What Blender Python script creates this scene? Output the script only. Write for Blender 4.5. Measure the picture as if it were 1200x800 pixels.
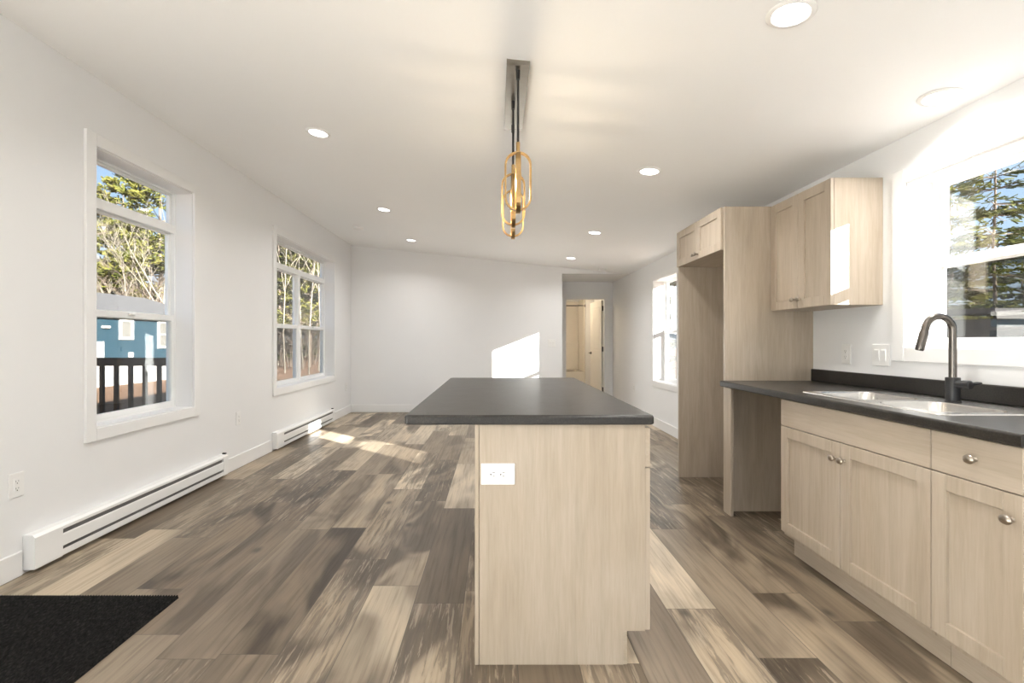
import bpy, bmesh, math, random
from mathutils import Vector, Matrix
random.seed(7)
S = bpy.context.scene
COL = S.collection
for o in list(bpy.data.objects):
    bpy.data.objects.remove(o)

# ------------------------------------------------------------------ camera
F, CX, CY, H = 565.0, 581.0, 399.0, 1.193     # focal length and principal point of the photograph in pixels
cam = bpy.data.cameras.new('camera')
cam.sensor_width = 36.0
cam.lens = 36.0 * F / 1200.0
cam.shift_x = (600 - CX) / 1200.0
cam.shift_y = -(400 - CY) / 1200.0
cam.clip_start = 0.05; cam.clip_end = 400
camo = bpy.data.objects.new('camera', cam); COL.objects.link(camo)
camo.location = (0, 0, H); camo.rotation_euler = (math.pi / 2, 0, 0)
S.camera = camo
# ------------------------------------------------------------------ light and exposure
S.view_settings.view_transform = 'Standard'
S.view_settings.look = 'None'
S.view_settings.exposure = 1.10
S.view_settings.gamma = 1.0
S.view_settings.use_curve_mapping = False
SUN_DIR = Vector((-1.15, 1.0, -0.457))
SUN_STRENGTH = 24.0
LAMP_POWER = 4.6
SKY_STRENGTH = 1.0
sun = bpy.data.lights.new('sun', 'SUN'); sun.energy = SUN_STRENGTH; sun.angle = math.radians(0.5)
sun.color = (1.0, 0.97, 0.93)
suno = bpy.data.objects.new('sun', sun); COL.objects.link(suno)
suno.rotation_euler = SUN_DIR.to_track_quat('-Z', 'Y').to_euler()
suno.location = (20, -18, 12)
W = bpy.data.worlds.new('sky'); S.world = W; W.use_nodes = True
wn = W.node_tree; wn.nodes.clear()
wo = wn.nodes.new('ShaderNodeOutputWorld'); wb = wn.nodes.new('ShaderNodeBackground')
wt = wn.nodes.new('ShaderNodeTexCoord'); wsx = wn.nodes.new('ShaderNodeSeparateXYZ')
wr = wn.nodes.new('ShaderNodeValToRGB')
wr.color_ramp.elements[0].position = 0.0; wr.color_ramp.elements[0].color = (0.40, 0.47, 0.54, 1)
wr.color_ramp.elements[1].position = 0.75; wr.color_ramp.elements[1].color = (0.12, 0.24, 0.50, 1)
e = wr.color_ramp.elements.new(0.22); e.color = (0.27, 0.38, 0.53, 1)
wn.links.new(wt.outputs['Generated'], wsx.inputs[0]); wn.links.new(wsx.outputs['Z'], wr.inputs[0])
wn.links.new(wr.outputs[0], wb.inputs[0]); wb.inputs[1].default_value = SKY_STRENGTH
wn.links.new(wb.outputs[0], wo.inputs[0])

# ------------------------------------------------------------------ helpers
ORG = {}
def org(o):
    return ORG.get(o.name, Vector((0, 0, 0)))
def tag(o, label=None, cat=None, group=None, kind=None):
    if label: o['label'] = label
    if cat: o['category'] = cat
    if group: o['group'] = group
    if kind: o['kind'] = kind
    return o
def thing(name, label, cat, loc=(0, 0, 0), rot=(0, 0, 0), group=None, kind=None):
    o = bpy.data.objects.new(name, None); COL.objects.link(o)
    o.empty_display_size = 0.05
    o.location = loc; o.rotation_euler = rot
    ORG[o.name] = Vector(loc)
    return tag(o, label, cat, group, kind)
def obj(name, bm, mat, parent=None, smooth=False, local=False, loc=None):
    """link bm as ONE mesh object; verts are world coords unless local"""
    me = bpy.data.meshes.new(name)
    o = bpy.data.objects.new(name, me)
    off = Vector((0, 0, 0))
    if parent is not None:
        o.parent = parent
        ORG[o.name] = org(parent)
        if not local: off = org(parent)
    elif loc is not None:
        off = Vector(loc); o.location = off; ORG[o.name] = off
    if off.length > 0:
        bmesh.ops.translate(bm, verts=bm.verts, vec=-off)
    bmesh.ops.recalc_face_normals(bm, faces=bm.faces)
    bm.to_mesh(me); bm.free()
    for m in (mat if isinstance(mat, (list, tuple)) else [mat]):
        me.materials.append(m)
    if smooth:
        for p in me.polygons: p.use_smooth = True
        try: me.set_sharp_from_angle(angle=math.radians(38))
        except Exception: pass
    COL.objects.link(o)
    return o
def dup(root, loc, rot=None, label=None, group=None):
    r = root.copy(); COL.objects.link(r); r.location = loc
    if rot is not None: r.rotation_euler = rot
    if label: r['label'] = label
    if group: r['group'] = group
    for ch in list(root.children):
        c = ch.copy(); COL.objects.link(c); c.parent = r
        for g in ch.children:
            d = g.copy(); COL.objects.link(d); d.parent = c
    return r
def BM(): return bmesh.new()
def box(bm, x0, x1, y0, y1, z0, z1, bev=0.0, seg=1):
    if x0 > x1: x0, x1 = x1, x0
    if y0 > y1: y0, y1 = y1, y0
    if z0 > z1: z0, z1 = z1, z0
    c = [(x0, y0, z0), (x1, y0, z0), (x1, y1, z0), (x0, y1, z0), (x0, y0, z1), (x1, y0, z1), (x1, y1, z1), (x0, y1, z1)]
    vs = [bm.verts.new(p) for p in c]
    fs = [bm.faces.new([vs[i] for i in f]) for f in ((0, 3, 2, 1), (4, 5, 6, 7), (0, 1, 5, 4), (1, 2, 6, 5), (2, 3, 7, 6), (3, 0, 4, 7))]
    if bev > 0:
        es = list({e for f in fs for e in f.edges})
        bmesh.ops.bevel(bm, geom=es, offset=bev, segments=seg, affect='EDGES', profile=0.5)
    return bm
def prism(bm, pts, axis, a, b):
    """extrude polygon pts (2D) along axis from a to b; axis 'x': pts=(y,z), 'y': (x,z), 'z': (x,y)"""
    def P(p, t):
        return (t, p[0], p[1]) if axis == 'x' else (p[0], t, p[1]) if axis == 'y' else (p[0], p[1], t)
    A = [bm.verts.new(P(p, a)) for p in pts]; B = [bm.verts.new(P(p, b)) for p in pts]
    n = len(pts)
    bm.faces.new(A); bm.faces.new(B[::-1])
    for i in range(n):
        bm.faces.new([A[i], B[i], B[(i + 1) % n], A[(i + 1) % n]])
    return bm
def frame_axes(d):
    d = d.normalized()
    u = d.cross(Vector((0, 0, 1)))
    if u.length < 1e-3: u = Vector((1, 0, 0))
    u.normalize()
    return u, d.cross(u).normalized()
def tube(bm, pts, rad, n=10, cap=True):
    """sweep a circle of radius rad (number or list) along pts"""
    pts = [Vector(p) for p in pts]
    rings = []
    u = None
    for i, p in enumerate(pts):
        d = (pts[min(i + 1, len(pts) - 1)] - pts[max(i - 1, 0)])
        if u is None: u, v = frame_axes(d)
        else:
            dn = d.normalized(); u = (u - dn * u.dot(dn)).normalized(); v = dn.cross(u)
        r = rad[i] if isinstance(rad, (list, tuple)) else rad
        rings.append([bm.verts.new(p + (u * math.cos(2 * math.pi * k / n) + v * math.sin(2 * math.pi * k / n)) * r) for k in range(n)])
    for a, b in zip(rings, rings[1:]):
        for k in range(n):
            bm.faces.new([a[k], a[(k + 1) % n], b[(k + 1) % n], b[k]])
    if cap:
        bm.faces.new(rings[0][::-1]); bm.faces.new(rings[-1])
    return bm
def lathe(bm, prof, c=(0, 0, 0), axis='z', n=24):
    """revolve prof [(r, h)] about axis through c"""
    c = Vector(c); rings = []
    for r, h in prof:
        ring = []
        for k in range(n):
            a = 2 * math.pi * k / n
            x, y = r * math.cos(a), r * math.sin(a)
            p = (x, y, h) if axis == 'z' else (h, x, y) if axis == 'x' else (x, h, y)
            ring.append(bm.verts.new(c + Vector(p)))
        rings.append(ring)
    for a, b in zip(rings, rings[1:]):
        for k in range(n):
            bm.faces.new([a[k], a[(k + 1) % n], b[(k + 1) % n], b[k]])
    bm.faces.new(rings[0][::-1]); bm.faces.new(rings[-1])
    return bm
def rrect(x0, x1, y0, y1, r, n=6):
    pts = []
    for cx, cy, a0 in ((x1 - r, y1 - r, 0), (x0 + r, y1 - r, 90), (x0 + r, y0 + r, 180), (x1 - r, y0 + r, 270)):
        for k in range(n + 1):
            a = math.radians(a0 + 90 * k / n)
            pts.append((cx + r * math.cos(a), cy + r * math.sin(a)))
    return pts

# ------------------------------------------------------------------ materials
class NT:
    def __init__(s, name):
        s.m = bpy.data.materials.new(name); s.m.use_nodes = True
        s.t = s.m.node_tree; s.t.nodes.clear()
        s.out = s.t.nodes.new('ShaderNodeOutputMaterial')
    def n(s, kind, ins=None, **kw):
        nd = s.t.nodes.new('ShaderNode' + kind)
        for k, v in kw.items(): setattr(nd, k, v)
        for k, v in (ins or {}).items(): s.set(nd.inputs[k], v)
        return nd
    def set(s, sock, v):
        if isinstance(v, bpy.types.NodeSocket): s.t.links.new(v, sock)
        elif isinstance(v, bpy.types.Node): s.t.links.new(v.outputs[0], sock)
        else: sock.default_value = v
    def math(s, op, a, b=0.0, c=None):
        nd = s.n('Math', operation=op); s.set(nd.inputs[0], a); s.set(nd.inputs[1], b)
        if c is not None: s.set(nd.inputs[2], c)
        return nd.outputs[0]
    def mix(s, f, a, b, mode='MIX'):
        nd = s.n('Mix', data_type='RGBA', blend_type=mode)
        s.set(nd.inputs[0], f); s.set(nd.inputs[6], a); s.set(nd.inputs[7], b)
        return nd.outputs[2]
    def ramp(s, f, stops, interp='LINEAR'):
        nd = s.n('ValToRGB'); cr = nd.color_ramp; cr.interpolation = interp
        while len(cr.elements) > 1: cr.elements.remove(cr.elements[-1])
        cr.elements[0].position = stops[0][0]; cr.elements[0].color = c4(stops[0][1])
        for p, c in stops[1:]:
            e = cr.elements.new(p); e.color = c4(c)
        s.set(nd.inputs[0], f)
        return nd.outputs[0]
    def coord(s, scale=(1, 1, 1), which='Object'):
        tc = s.n('TexCoord'); mp = s.n('Mapping')
        s.t.links.new(tc.outputs[which], mp.inputs[0]); mp.inputs['Scale'].default_value = scale
        return mp.outputs[0]
    def noise(s, vec, scale=5, detail=4, rough=0.5, dist=0.0):
        return s.n('TexNoise', {'Vector': vec, 'Scale': scale, 'Detail': detail, 'Roughness': rough, 'Distortion': dist}).outputs[0]
    def bump(s, h, strength=0.2, dist=0.01):
        return s.n('Bump', {'Height': h, 'Strength': strength, 'Distance': dist}).outputs[0]
    def bsdf(s, color, rough=0.5, metal=0.0, normal=None, **kw):
        b = s.n('BsdfPrincipled')
        s.set(b.inputs['Base Color'], c4(color) if isinstance(color, tuple) else color)
        s.set(b.inputs['Roughness'], rough); b.inputs['Metallic'].default_value = metal
        if normal is not None: s.set(b.inputs['Normal'], normal)
        for k, v in kw.items(): s.set(b.inputs[k.replace('_', ' ')], v)
        s.t.links.new(b.outputs[0], s.out.inputs[0])
        return s.m
def c4(c): return (c[0], c[1], c[2], 1.0) if len(c) == 3 else c

def plain(name, col, rough=0.5, metal=0.0, var=0.03, scale=8.0, bump=0.0, **kw):
    t = NT(name); v = t.coord()
    n = t.noise(v, scale, 3)
    dark = tuple(c * (1 - var) for c in col); lite = tuple(min(1, c * (1 + var)) for c in col)
    c = t.ramp(n, [(0.3, dark), (0.7, lite)])
    nm = t.bump(t.noise(v, scale * 20, 2), bump, 0.002) if bump else None
    return t.bsdf(c, rough, metal, nm, **kw)

M_wall = plain('wall_paint', (0.845, 0.846, 0.846), 0.55, var=0.008, scale=2, bump=0.06)
M_ceil = plain('ceiling_paint', (0.95, 0.947, 0.942), 0.8, var=0.006, scale=2, bump=0.06)
M_trim = plain('white_trim_paint', (0.85, 0.847, 0.838), 0.35, var=0.006, scale=3)
M_vinyl = plain('white_vinyl', (0.88, 0.885, 0.88), 0.3, var=0.006)
M_plastic = plain('white_plastic', (0.87, 0.865, 0.85), 0.35, var=0.006)
M_slot = plain('dark_slot', (0.03, 0.03, 0.03), 0.6)
M_heater = plain('white_enamel', (0.86, 0.86, 0.85), 0.3, var=0.006)
M_fin = plain('grey_fins', (0.22, 0.215, 0.21), 0.5, 0.3, var=0.1)
M_nickel = plain('brushed_nickel', (0.42, 0.375, 0.32), 0.28, 1.0, var=0.04, scale=40)
M_steel = plain('stainless_steel', (0.72, 0.71, 0.69), 0.26, 1.0, var=0.03, scale=60)
M_black = plain('matte_black_metal', (0.018, 0.018, 0.019), 0.32, 0.0, var=0.1)
M_gunmetal = plain('dark_brushed_steel', (0.16, 0.145, 0.13), 0.27, 1.0, var=0.05, scale=50)
M_gold = plain('brushed_gold', (0.50, 0.33, 0.15), 0.36, 1.0, var=0.05, scale=60)
M_bronze = plain('smoky_canopy_metal', (0.30, 0.275, 0.24), 0.35, 1.0, var=0.04, scale=30)
M_tub = plain('white_acrylic', (0.82, 0.78, 0.72), 0.2, var=0.01)
M_doorpaint = plain('door_paint', (0.85, 0.83, 0.79), 0.4, var=0.006)

def m_emit(name, col, strength):
    t = NT(name); e_ = t.n('Emission', {'Color': c4(col), 'Strength': strength})
    t.t.links.new(e_.outputs[0], t.out.inputs[0]); return t.m
M_lens = m_emit('lamp_lens', (1.0, 0.975, 0.94), 5.0)
M_bulb = m_emit('warm_filament', (1.0, 0.88, 0.70), 430.0)

def m_glass():
    t = NT('window_glass')
    tr = t.n('BsdfTransparent', {'Color': (0.96, 0.975, 0.97, 1)})
    gl = t.n('BsdfGlossy', {'Color': (1, 1, 1, 1), 'Roughness': 0.01})
    ge = t.n('NewGeometry')
    dt = t.n('VectorMath', {0: ge.outputs['Normal'], 1: ge.outputs['Incoming']}, operation='DOT_PRODUCT')
    cs = t.math('SUBTRACT', 1.0, t.math('ABSOLUTE', dt.outputs['Value']))
    f2 = t.math('MULTIPLY_ADD', t.math('POWER', cs, 5.0), 0.96, 0.04)
    mx = t.n('MixShader', {0: f2, 1: tr.outputs[0], 2: gl.outputs[0]})
    t.t.links.new(mx.outputs[0], t.out.inputs[0]); return t.m
M_glass = m_glass()
def m_screen():
    t = NT('insect_screen')
    tr = t.n('BsdfTransparent', {'Color': (1, 1, 1, 1)})
    df = t.n('BsdfDiffuse', {'Color': (0.012, 0.012, 0.012, 1)})
    mx = t.n('MixShader', {0: 0.36, 1: tr.outputs[0], 2: df.outputs[0]})
    t.t.links.new(mx.outputs[0], t.out.inputs[0]); return t.m
M_screen = m_screen()
def m_clearglass():
    t = NT('bulb_glass')
    tr = t.n('BsdfTransparent', {'Color': (1.0, 0.93, 0.82, 1)})
    gl = t.n('BsdfGlossy', {'Color': (1, 0.95, 0.85, 1), 'Roughness': 0.03})
    mx = t.n('MixShader', {0: 0.12, 1: tr.outputs[0], 2: gl.outputs[0]})
    t.t.links.new(mx.outputs[0], t.out.inputs[0]); return t.m
M_bulbglass = m_clearglass()

def m_maple(name, axis):
    t = NT(name)
    st = {'z': (1, 1, 0.07), 'y': (1, 0.07, 1), 'x': (0.07, 1, 1)}[axis]
    v = t.coord(st)
    g1 = t.noise(v, 24, 6, 0.6, 0.6)
    g2 = t.noise(v, 110, 3, 0.6)
    v2 = t.coord({'z': (1, 1, 0.25), 'y': (1, 0.25, 1), 'x': (0.25, 1, 1)}[axis])
    g3 = t.noise(v2, 5, 3, 0.5, 1.2)
    a = t.ramp(g1, [(0.30, (0.43, 0.362, 0.284)), (0.52, (0.478, 0.407, 0.324)), (0.75, (0.52, 0.448, 0.364))])
    b = t.ramp(g2, [(0.35, (0.94, 0.93, 0.915)), (0.6, (1, 1, 1))])
    c = t.ramp(g3, [(0.35, (0.93, 0.91, 0.88)), (0.62, (1.0, 1.0, 1.0))])
    col = t.mix(1.0, t.mix(1.0, a, b, 'MULTIPLY'), c, 'MULTIPLY')
    return t.bsdf(col, 0.42, 0.0, t.bump(g2, 0.05, 0.001))
M_maple = m_maple('pale_maple_upright_grain', 'z')
M_mapleH = m_maple('pale_maple_level_grain', 'y')

def m_counter():
    t = NT('dark_laminate'); v = t.coord()
    n1 = t.noise(v, 9, 5, 0.65, 0.5); n2 = t.noise(v, 160, 3, 0.6)
    a = t.ramp(n1, [(0.3, (0.020, 0.0185, 0.0165)), (0.7, (0.036, 0.033, 0.029))])
    b = t.ramp(n2, [(0.45, (0.8, 0.8, 0.8)), (0.68, (1.5, 1.45, 1.4))])
    r = t.n('MapRange', {0: n1, 1: 0.3, 2: 0.7, 3: 0.29, 4: 0.32})
    return t.bsdf(t.mix(1.0, a, b, 'MULTIPLY'), r.outputs[0], 0.0, None, Specular_IOR_Level=0.38)
M_counter = m_counter()

PW, PL = 0.226, 1.24
def m_floor():
    t = NT('mixed_plank_floor')
    sp = t.n('SeparateXYZ', {0: t.coord()})
    X, Y = sp.outputs[0], sp.outputs[1]
    xr = t.math('DIVIDE', t.math('ADD', X, 0.146 + PW * 40), PW)
    row = t.math('FLOOR', xr)
    w1 = t.n('TexWhiteNoise', {1: row}, noise_dimensions='1D')
    yr = t.math('DIVIDE', t.math('ADD', t.math('ADD', Y, 37.2), t.math('MULTIPLY', w1.outputs[0], PL)), PL)
    colm = t.math('FLOOR', yr)
    cv = t.n('CombineXYZ', {0: row, 1: colm, 2: 3.7})
    w2 = t.n('TexWhiteNoise', {0: cv.outputs[0]}, noise_dimensions='3D')
    rs = t.n('SeparateColor', {0: w2.outputs[1]})
    r1, r2, r3 = rs.outputs[0], rs.outputs[1], rs.outputs[2]
    def local(sx, sy, k):
        return t.n('CombineXYZ', {0: t.math('ADD', t.math('MULTIPLY', X, sx), t.math('MULTIPLY', r2, 31.0 * k)),
                                  1: t.math('ADD', t.math('MULTIPLY', Y, sy), t.math('MULTIPLY', r3, 47.0 * k)),
                                  2: t.math('MULTIPLY', r1, 13.0)}).outputs[0]
    base = t.ramp(r1, [(0.0, (0.175, 0.137, 0.098)), (0.14, (0.235, 0.187, 0.136)), (0.32, (0.30, 0.243, 0.180)),
                       (0.52, (0.365, 0.300, 0.224)), (0.68, (0.50, 0.42, 0.318)), (0.83, (0.63, 0.54, 0.42))], 'CONSTANT')
    # broad smoky smudges inside each plank
    smn = t.noise(local(3.2, 1.15, 1.0), 1.0, 2.5, 0.5, 1.1)
    sm = t.ramp(smn, [(0.40, (0.36, 0.335, 0.31)), (0.47, (0.66, 0.64, 0.62)), (0.52, (1.0, 1.0, 1.0)), (0.64, (1.35, 1.33, 1.29))])
    smf = t.n('MapRange', {0: r2, 1: 0.1, 2: 0.8, 3: 0.25, 4: 1.0}).outputs[0]
    c = t.mix(smf, base, t.mix(1.0, base, sm, 'MULTIPLY'))
    # long fine grain
    g = t.noise(local(34, 1.5, 2.0), 1.6, 5, 0.6, 0.4)
    gr = t.ramp(g, [(0.34, (0.70, 0.68, 0.65)), (0.5, (1, 1, 1)), (0.68, (1.14, 1.13, 1.11))])
    c = t.mix(0.8, c, t.mix(1.0, c, gr, 'MULTIPLY'))
    # distressed planks: dark rough-sawn streaks and chalky flecks
    d2 = t.noise(local(30, 2.4, 4.0), 1.3, 6, 0.66, 0.5)
    df2 = t.math('MULTIPLY', t.ramp(d2, [(0.47, (0, 0, 0)), (0.56, (1, 1, 1))]), t.math('GREATER_THAN', r3, 0.62))
    c = t.mix(t.math('MULTIPLY', df2, 0.62), c, (0.115, 0.090, 0.066, 1))
    d = t.noise(local(36, 3.0, 3.0), 1.4, 6, 0.66, 0.5)
    df = t.math('MULTIPLY', t.ramp(d, [(0.55, (0, 0, 0)), (0.62, (1, 1, 1))]), t.math('GREATER_THAN', r3, 0.62))
    c = t.mix(t.math('MULTIPLY', df, 0.55), c, (0.50, 0.425, 0.33, 1))
    # knots
    vo = t.n('TexVoronoi', {'Vector': local(1.0, 0.62, 1.0), 'Scale': 3.6}, feature='F1')
    kf = t.ramp(vo.outputs['Distance'], [(0.04, (1, 1, 1)), (0.09, (0.35, 0.35, 0.35)), (0.14, (0, 0, 0))])
    c = t.mix(t.math('MULTIPLY', kf, t.math('MULTIPLY', t.math('GREATER_THAN', r2, 0.4), 0.85)), c, (0.06, 0.046, 0.034, 1))
    c = t.mix(1.0, c, (0.84, 0.82, 0.79, 1), 'MULTIPLY')
    # seams
    fx = t.math('FRACT', xr); fy = t.math('FRACT', yr)
    ex = t.math('MULTIPLY', t.math('MINIMUM', fx, t.math('SUBTRACT', 1.0, fx)), PW)
    ey = t.math('MULTIPLY', t.math('MINIMUM', fy, t.math('SUBTRACT', 1.0, fy)), PL)
    ed = t.math('MINIMUM', ex, ey)
    seam = t.math('LESS_THAN', ed, 0.0016)
    c = t.mix(t.math('MULTIPLY', seam, 0.7), c, (0.06, 0.047, 0.036, 1))
    hgt = t.math('SUBTRACT', t.math('MULTIPLY', g, 0.3), seam)
    rough = t.n('MapRange', {0: g, 1: 0.3, 2: 0.7, 3: 0.46, 4: 0.36}).outputs[0]
    return t.bsdf(c, rough, 0.0, t.bump(hgt, 0.12, 0.002))
M_floor = m_floor()

def m_mat():
    t = NT('black_ribbed_carpet'); v = t.coord((1, 0.35, 1))
    n = t.noise(v, 180, 4, 0.7)
    c = t.ramp(n, [(0.35, (0.008, 0.008, 0.008)), (0.55, (0.022, 0.021, 0.020)), (0.78, (0.06, 0.057, 0.053))])
    return t.bsdf(c, 0.95, 0, t.bump(n, 0.5, 0.003), Specular_IOR_Level=0.1)
M_mat = m_mat()
def m_siding():
    t = NT('blue_lap_siding'); sp = t.n('SeparateXYZ', {0: t.coord()})
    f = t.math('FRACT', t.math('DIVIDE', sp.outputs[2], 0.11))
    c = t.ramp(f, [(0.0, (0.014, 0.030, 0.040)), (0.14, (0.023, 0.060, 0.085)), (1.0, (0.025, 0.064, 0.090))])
    return t.bsdf(c, 0.55, 0, t.bump(f, 0.5, 0.02))
M_siding = m_siding()
def m_greysiding():
    t = NT('grey_lap_siding'); sp = t.n('SeparateXYZ', {0: t.coord()})
    f = t.math('FRACT', t.math('DIVIDE', sp.outputs[2], 0.13))
    c = t.ramp(f, [(0.0, (0.035, 0.034, 0.033)), (0.10, (0.065, 0.063, 0.06)), (1.0, (0.07, 0.068, 0.065))])
    return t.bsdf(c, 0.6, 0, t.bump(f, 0.5, 0.02))
M_greysiding = m_greysiding()
def m_shingle():
    t = NT('grey_shingle'); v = t.coord((2.2, 1, 2.2))
    br = t.n('TexBrick', {'Vector': t.coord((1, 1, 1)), 'Scale': 6.0, 'Color1': (0.062, 0.057, 0.055, 1), 'Color2': (0.046, 0.043, 0.042, 1), 'Mortar': (0.03, 0.029, 0.028, 1)})
    n = t.noise(v, 3, 5)
    c = t.mix(0.5, br.outputs[0], t.ramp(n, [(0.3, (0.045, 0.042, 0.040)), (0.7, (0.080, 0.075, 0.072))]))
    return t.bsdf(c, 0.9)
M_shingle = m_shingle()
def m_ground():
    t = NT('leaf_litter_ground'); v = t.coord()
    n = t.noise(v, 0.5, 6, 0.6); n2 = t.noise(v, 14, 5, 0.7)
    a = t.ramp(n, [(0.3, (0.20, 0.105, 0.055)), (0.55, (0.28, 0.155, 0.085)), (0.75, (0.22, 0.155, 0.09))])
    b = t.ramp(n2, [(0.3, (0.6, 0.58, 0.55)), (0.65, (1.2, 1.15, 1.1))])
    return t.bsdf(t.mix(1.0, a, b, 'MULTIPLY'), 0.95, 0, t.bump(n2, 0.6, 0.05))
M_ground = m_ground()
def m_bark(name, a, b):
    t = NT(name); v = t.coord((1, 1, 0.3)); n = t.noise(v, 12, 5, 0.7)
    return t.bsdf(t.ramp(n, [(0.35, a), (0.65, b)]), 0.9, 0, t.bump(n, 0.6, 0.02))
M_bark = m_bark('brown_bark', (0.06, 0.042, 0.030), (0.15, 0.11, 0.08))
M_birch = m_bark('pale_birch_bark', (0.10, 0.082, 0.060), (0.19, 0.165, 0.128))
def m_leaf(name, a, b, c):
    t = NT(name); v = t.coord(); n = t.noise(v, 1.3, 4, 0.6)
    col = t.ramp(n, [(0.3, a), (0.5, b), (0.72, c)])
    p = t.n('BsdfDiffuse', {'Color': col}); tl = t.n('BsdfTranslucent', {'Color': col})
    mx = t.n('MixShader', {0: 0.3, 1: p.outputs[0], 2: tl.outputs[0]})
    t.t.links.new(mx.outputs[0], t.out.inputs[0]); return t.m
M_pine = m_leaf('pine_needles', (0.04, 0.052, 0.014), (0.105, 0.105, 0.025), (0.19, 0.165, 0.045))
M_spruce = m_leaf('spruce_needles', (0.020, 0.030, 0.012), (0.060, 0.068, 0.022), (0.13, 0.12, 0.036))
M_shrub = m_leaf('autumn_shrub_leaves', (0.30, 0.17, 0.05), (0.48, 0.33, 0.10), (0.55, 0.45, 0.16))
M_deckwood = plain('brown_deck_wood', (0.30, 0.155, 0.075), 0.7, var=0.2, scale=5)
M_cream = plain('cream_skirting', (0.46, 0.445, 0.42), 0.6, var=0.01)
M_housewin = plain('dim_house_glass', (0.20, 0.19, 0.17), 0.1, var=0.05)

# ------------------------------------------------------------------ setting
XL, XR, YB, YF = -2.42, 2.22, 8.05, -2.6
SL = 0.1055
def zc(x): return 2.79 - SL * (x - XL)
T = 0.19
YH = 9.16                  # back wall of the little hall
def structure(name, bm, mat, label, cat, parent=None):
    o = obj(name, bm, mat, parent)
    return tag(o, label, cat, None, 'structure')

bm = BM(); box(bm, XL - T, XR + T, YF - T, 11.9, -0.12, 0)
structure('floor', bm, M_floor, 'mixed brown and tan wood plank floor of the whole room', 'floor')
bm = BM(); xa, xb = XL - T, XR + T
prism(bm, [(xa, zc(xa)), (xb, zc(xb)), (xb, zc(xb) + 0.14), (xa, zc(xa) + 0.14)], 'y', YF - T, 11.9)
structure('ceiling', bm, M_ceil, 'plain white sloping ceiling over the kitchen and living room', 'ceiling')

def side_wall(bm, x0, x1, ya, yb, z0, z1, holes):
    """wall slab x0..x1 along y with rectangular holes (y0,y1,z0,z1)"""
    hs = sorted(holes); y = ya
    for (a, b, c, d) in hs:
        box(bm, x0, x1, y, a, z0, z1)
        box(bm, x0, x1, a, b, z0, c); box(bm, x0, x1, a, b, d, z1)
        y = b
    box(bm, x0, x1, y, yb, z0, z1)
    return bm
W1 = (2.90, 3.85, 0.66, 2.37); W2 = (5.29, 7.20, 0.66, 2.37)
W3 = (1.91, 2.61, 1.151, 2.052); W4 = (5.87, 6.76, 0.63, 2.03)
bm = side_wall(BM(), XL - T, XL, YF - T, YB + 0.12, -0.62, 2.82, [W1, W2])
structure('wall_left', bm, M_wall, 'long white left wall with two windows above the baseboard heaters', 'wall')
bm = side_wall(BM(), XR, XR + T, YF - T, 11.9, -0.62, 2.32, [W3, W4])
structure('wall_right', bm, M_wall, 'white right wall behind the kitchen counter and tall cabinets', 'wall')
# far wall with the hall opening (header above it)
bm = BM(); HX = 1.11
prism(bm, [(XL, 0), (HX, 0), (HX, 2.31), (XR, 2.31), (XR, zc(XR) + 0.02), (XL, zc(XL) + 0.02)], 'y', YB, YB + 0.12)
structure('wall_back', bm, M_wall, 'white far wall with a bright sun patch and a hall opening', 'wall')
bm = BM(); DX0, DX1, DZ = -2.1, 1.9, 2.15  # rear opening added to let daylight in as fill
prism(bm, [(XL, 0), (DX0, 0), (DX0, DZ), (DX1, DZ), (DX1, 0), (XR, 0), (XR, zc(XR) + 0.02), (XL, zc(XL) + 0.02)], 'y', YF - T, YF)
structure('wall_front', bm, M_wall, 'white wall behind the viewer with an opening added for fill light', 'wall')
# hall: left side wall, back wall with door opening, flat ceiling
DO = (1.32, 2.08, 2.0)
bm = BM(); box(bm, HX - 0.11, HX, YB + 0.12, YH, 0, 2.31)
structure('wall_hall_left', bm, M_wall, 'left side wall of the small hall beyond the opening', 'wall')
bm = BM(); prism(bm, [(0.4, 0), (DO[0], 0), (DO[0], DO[2]), (DO[1], DO[2]), (DO[1], 0), (XR, 0), (XR, 2.31), (0.4, 2.31)], 'y', YH, YH + 0.12)
structure('wall_hall_back', bm, M_wall, 'end wall of the small hall around the bathroom doorway', 'wall')
bm = BM(); box(bm, 0.3, XR, YB + 0.12, 11.85, 2.31, 2.33)
structure('ceiling_hall', bm, M_ceil, 'flat low ceiling over the hall and bathroom', 'ceiling')
bm = BM(); box(bm, 0.40, 0.50, YH + 0.12, 11.75, 0, 2.31)
structure('wall_bath_left', bm, M_wall, 'left wall of the bathroom beyond the hall door', 'wall')
bm = BM(); box(bm, 0.40, XR, 11.75, 11.85, 0, 2.31)
structure('wall_bath_back', bm, M_wall, 'back wall of the bathroom behind the tub', 'wall')
bm = BM(); box(bm, 2.03, XR, 10.88, 11.75, 0, 2.31)
structure('wall_bath_stub', bm, M_wall, 'narrow wall at the right end of the bathtub', 'wall')
# baseboards
BH = 0.125
def bb_profile(bm, x0, x1, y0, y1):
    box(bm, x0, x1, y0, y1, 0, BH, 0.003)
bm = BM()
for a, b in ((YF, 2.455), (4.255, 5.20), (7.06, YB)): bb_profile(bm, XL, XL + 0.013, a, b)
structure('baseboard_left', bm, M_trim, 'white baseboard along the left wall between the heaters', 'baseboard')
bm = BM(); bb_profile(bm, XL + 0.013, HX, YB - 0.013, YB)
structure('baseboard_back', bm, M_trim, 'white baseboard along the far wall', 'baseboard')
bm = BM(); bb_profile(bm, XR - 0.013, XR, 4.24, YH)
structure('baseboard_right', bm, M_trim, 'white baseboard along the right wall beyond the fridge cabinet', 'baseboard')

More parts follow.
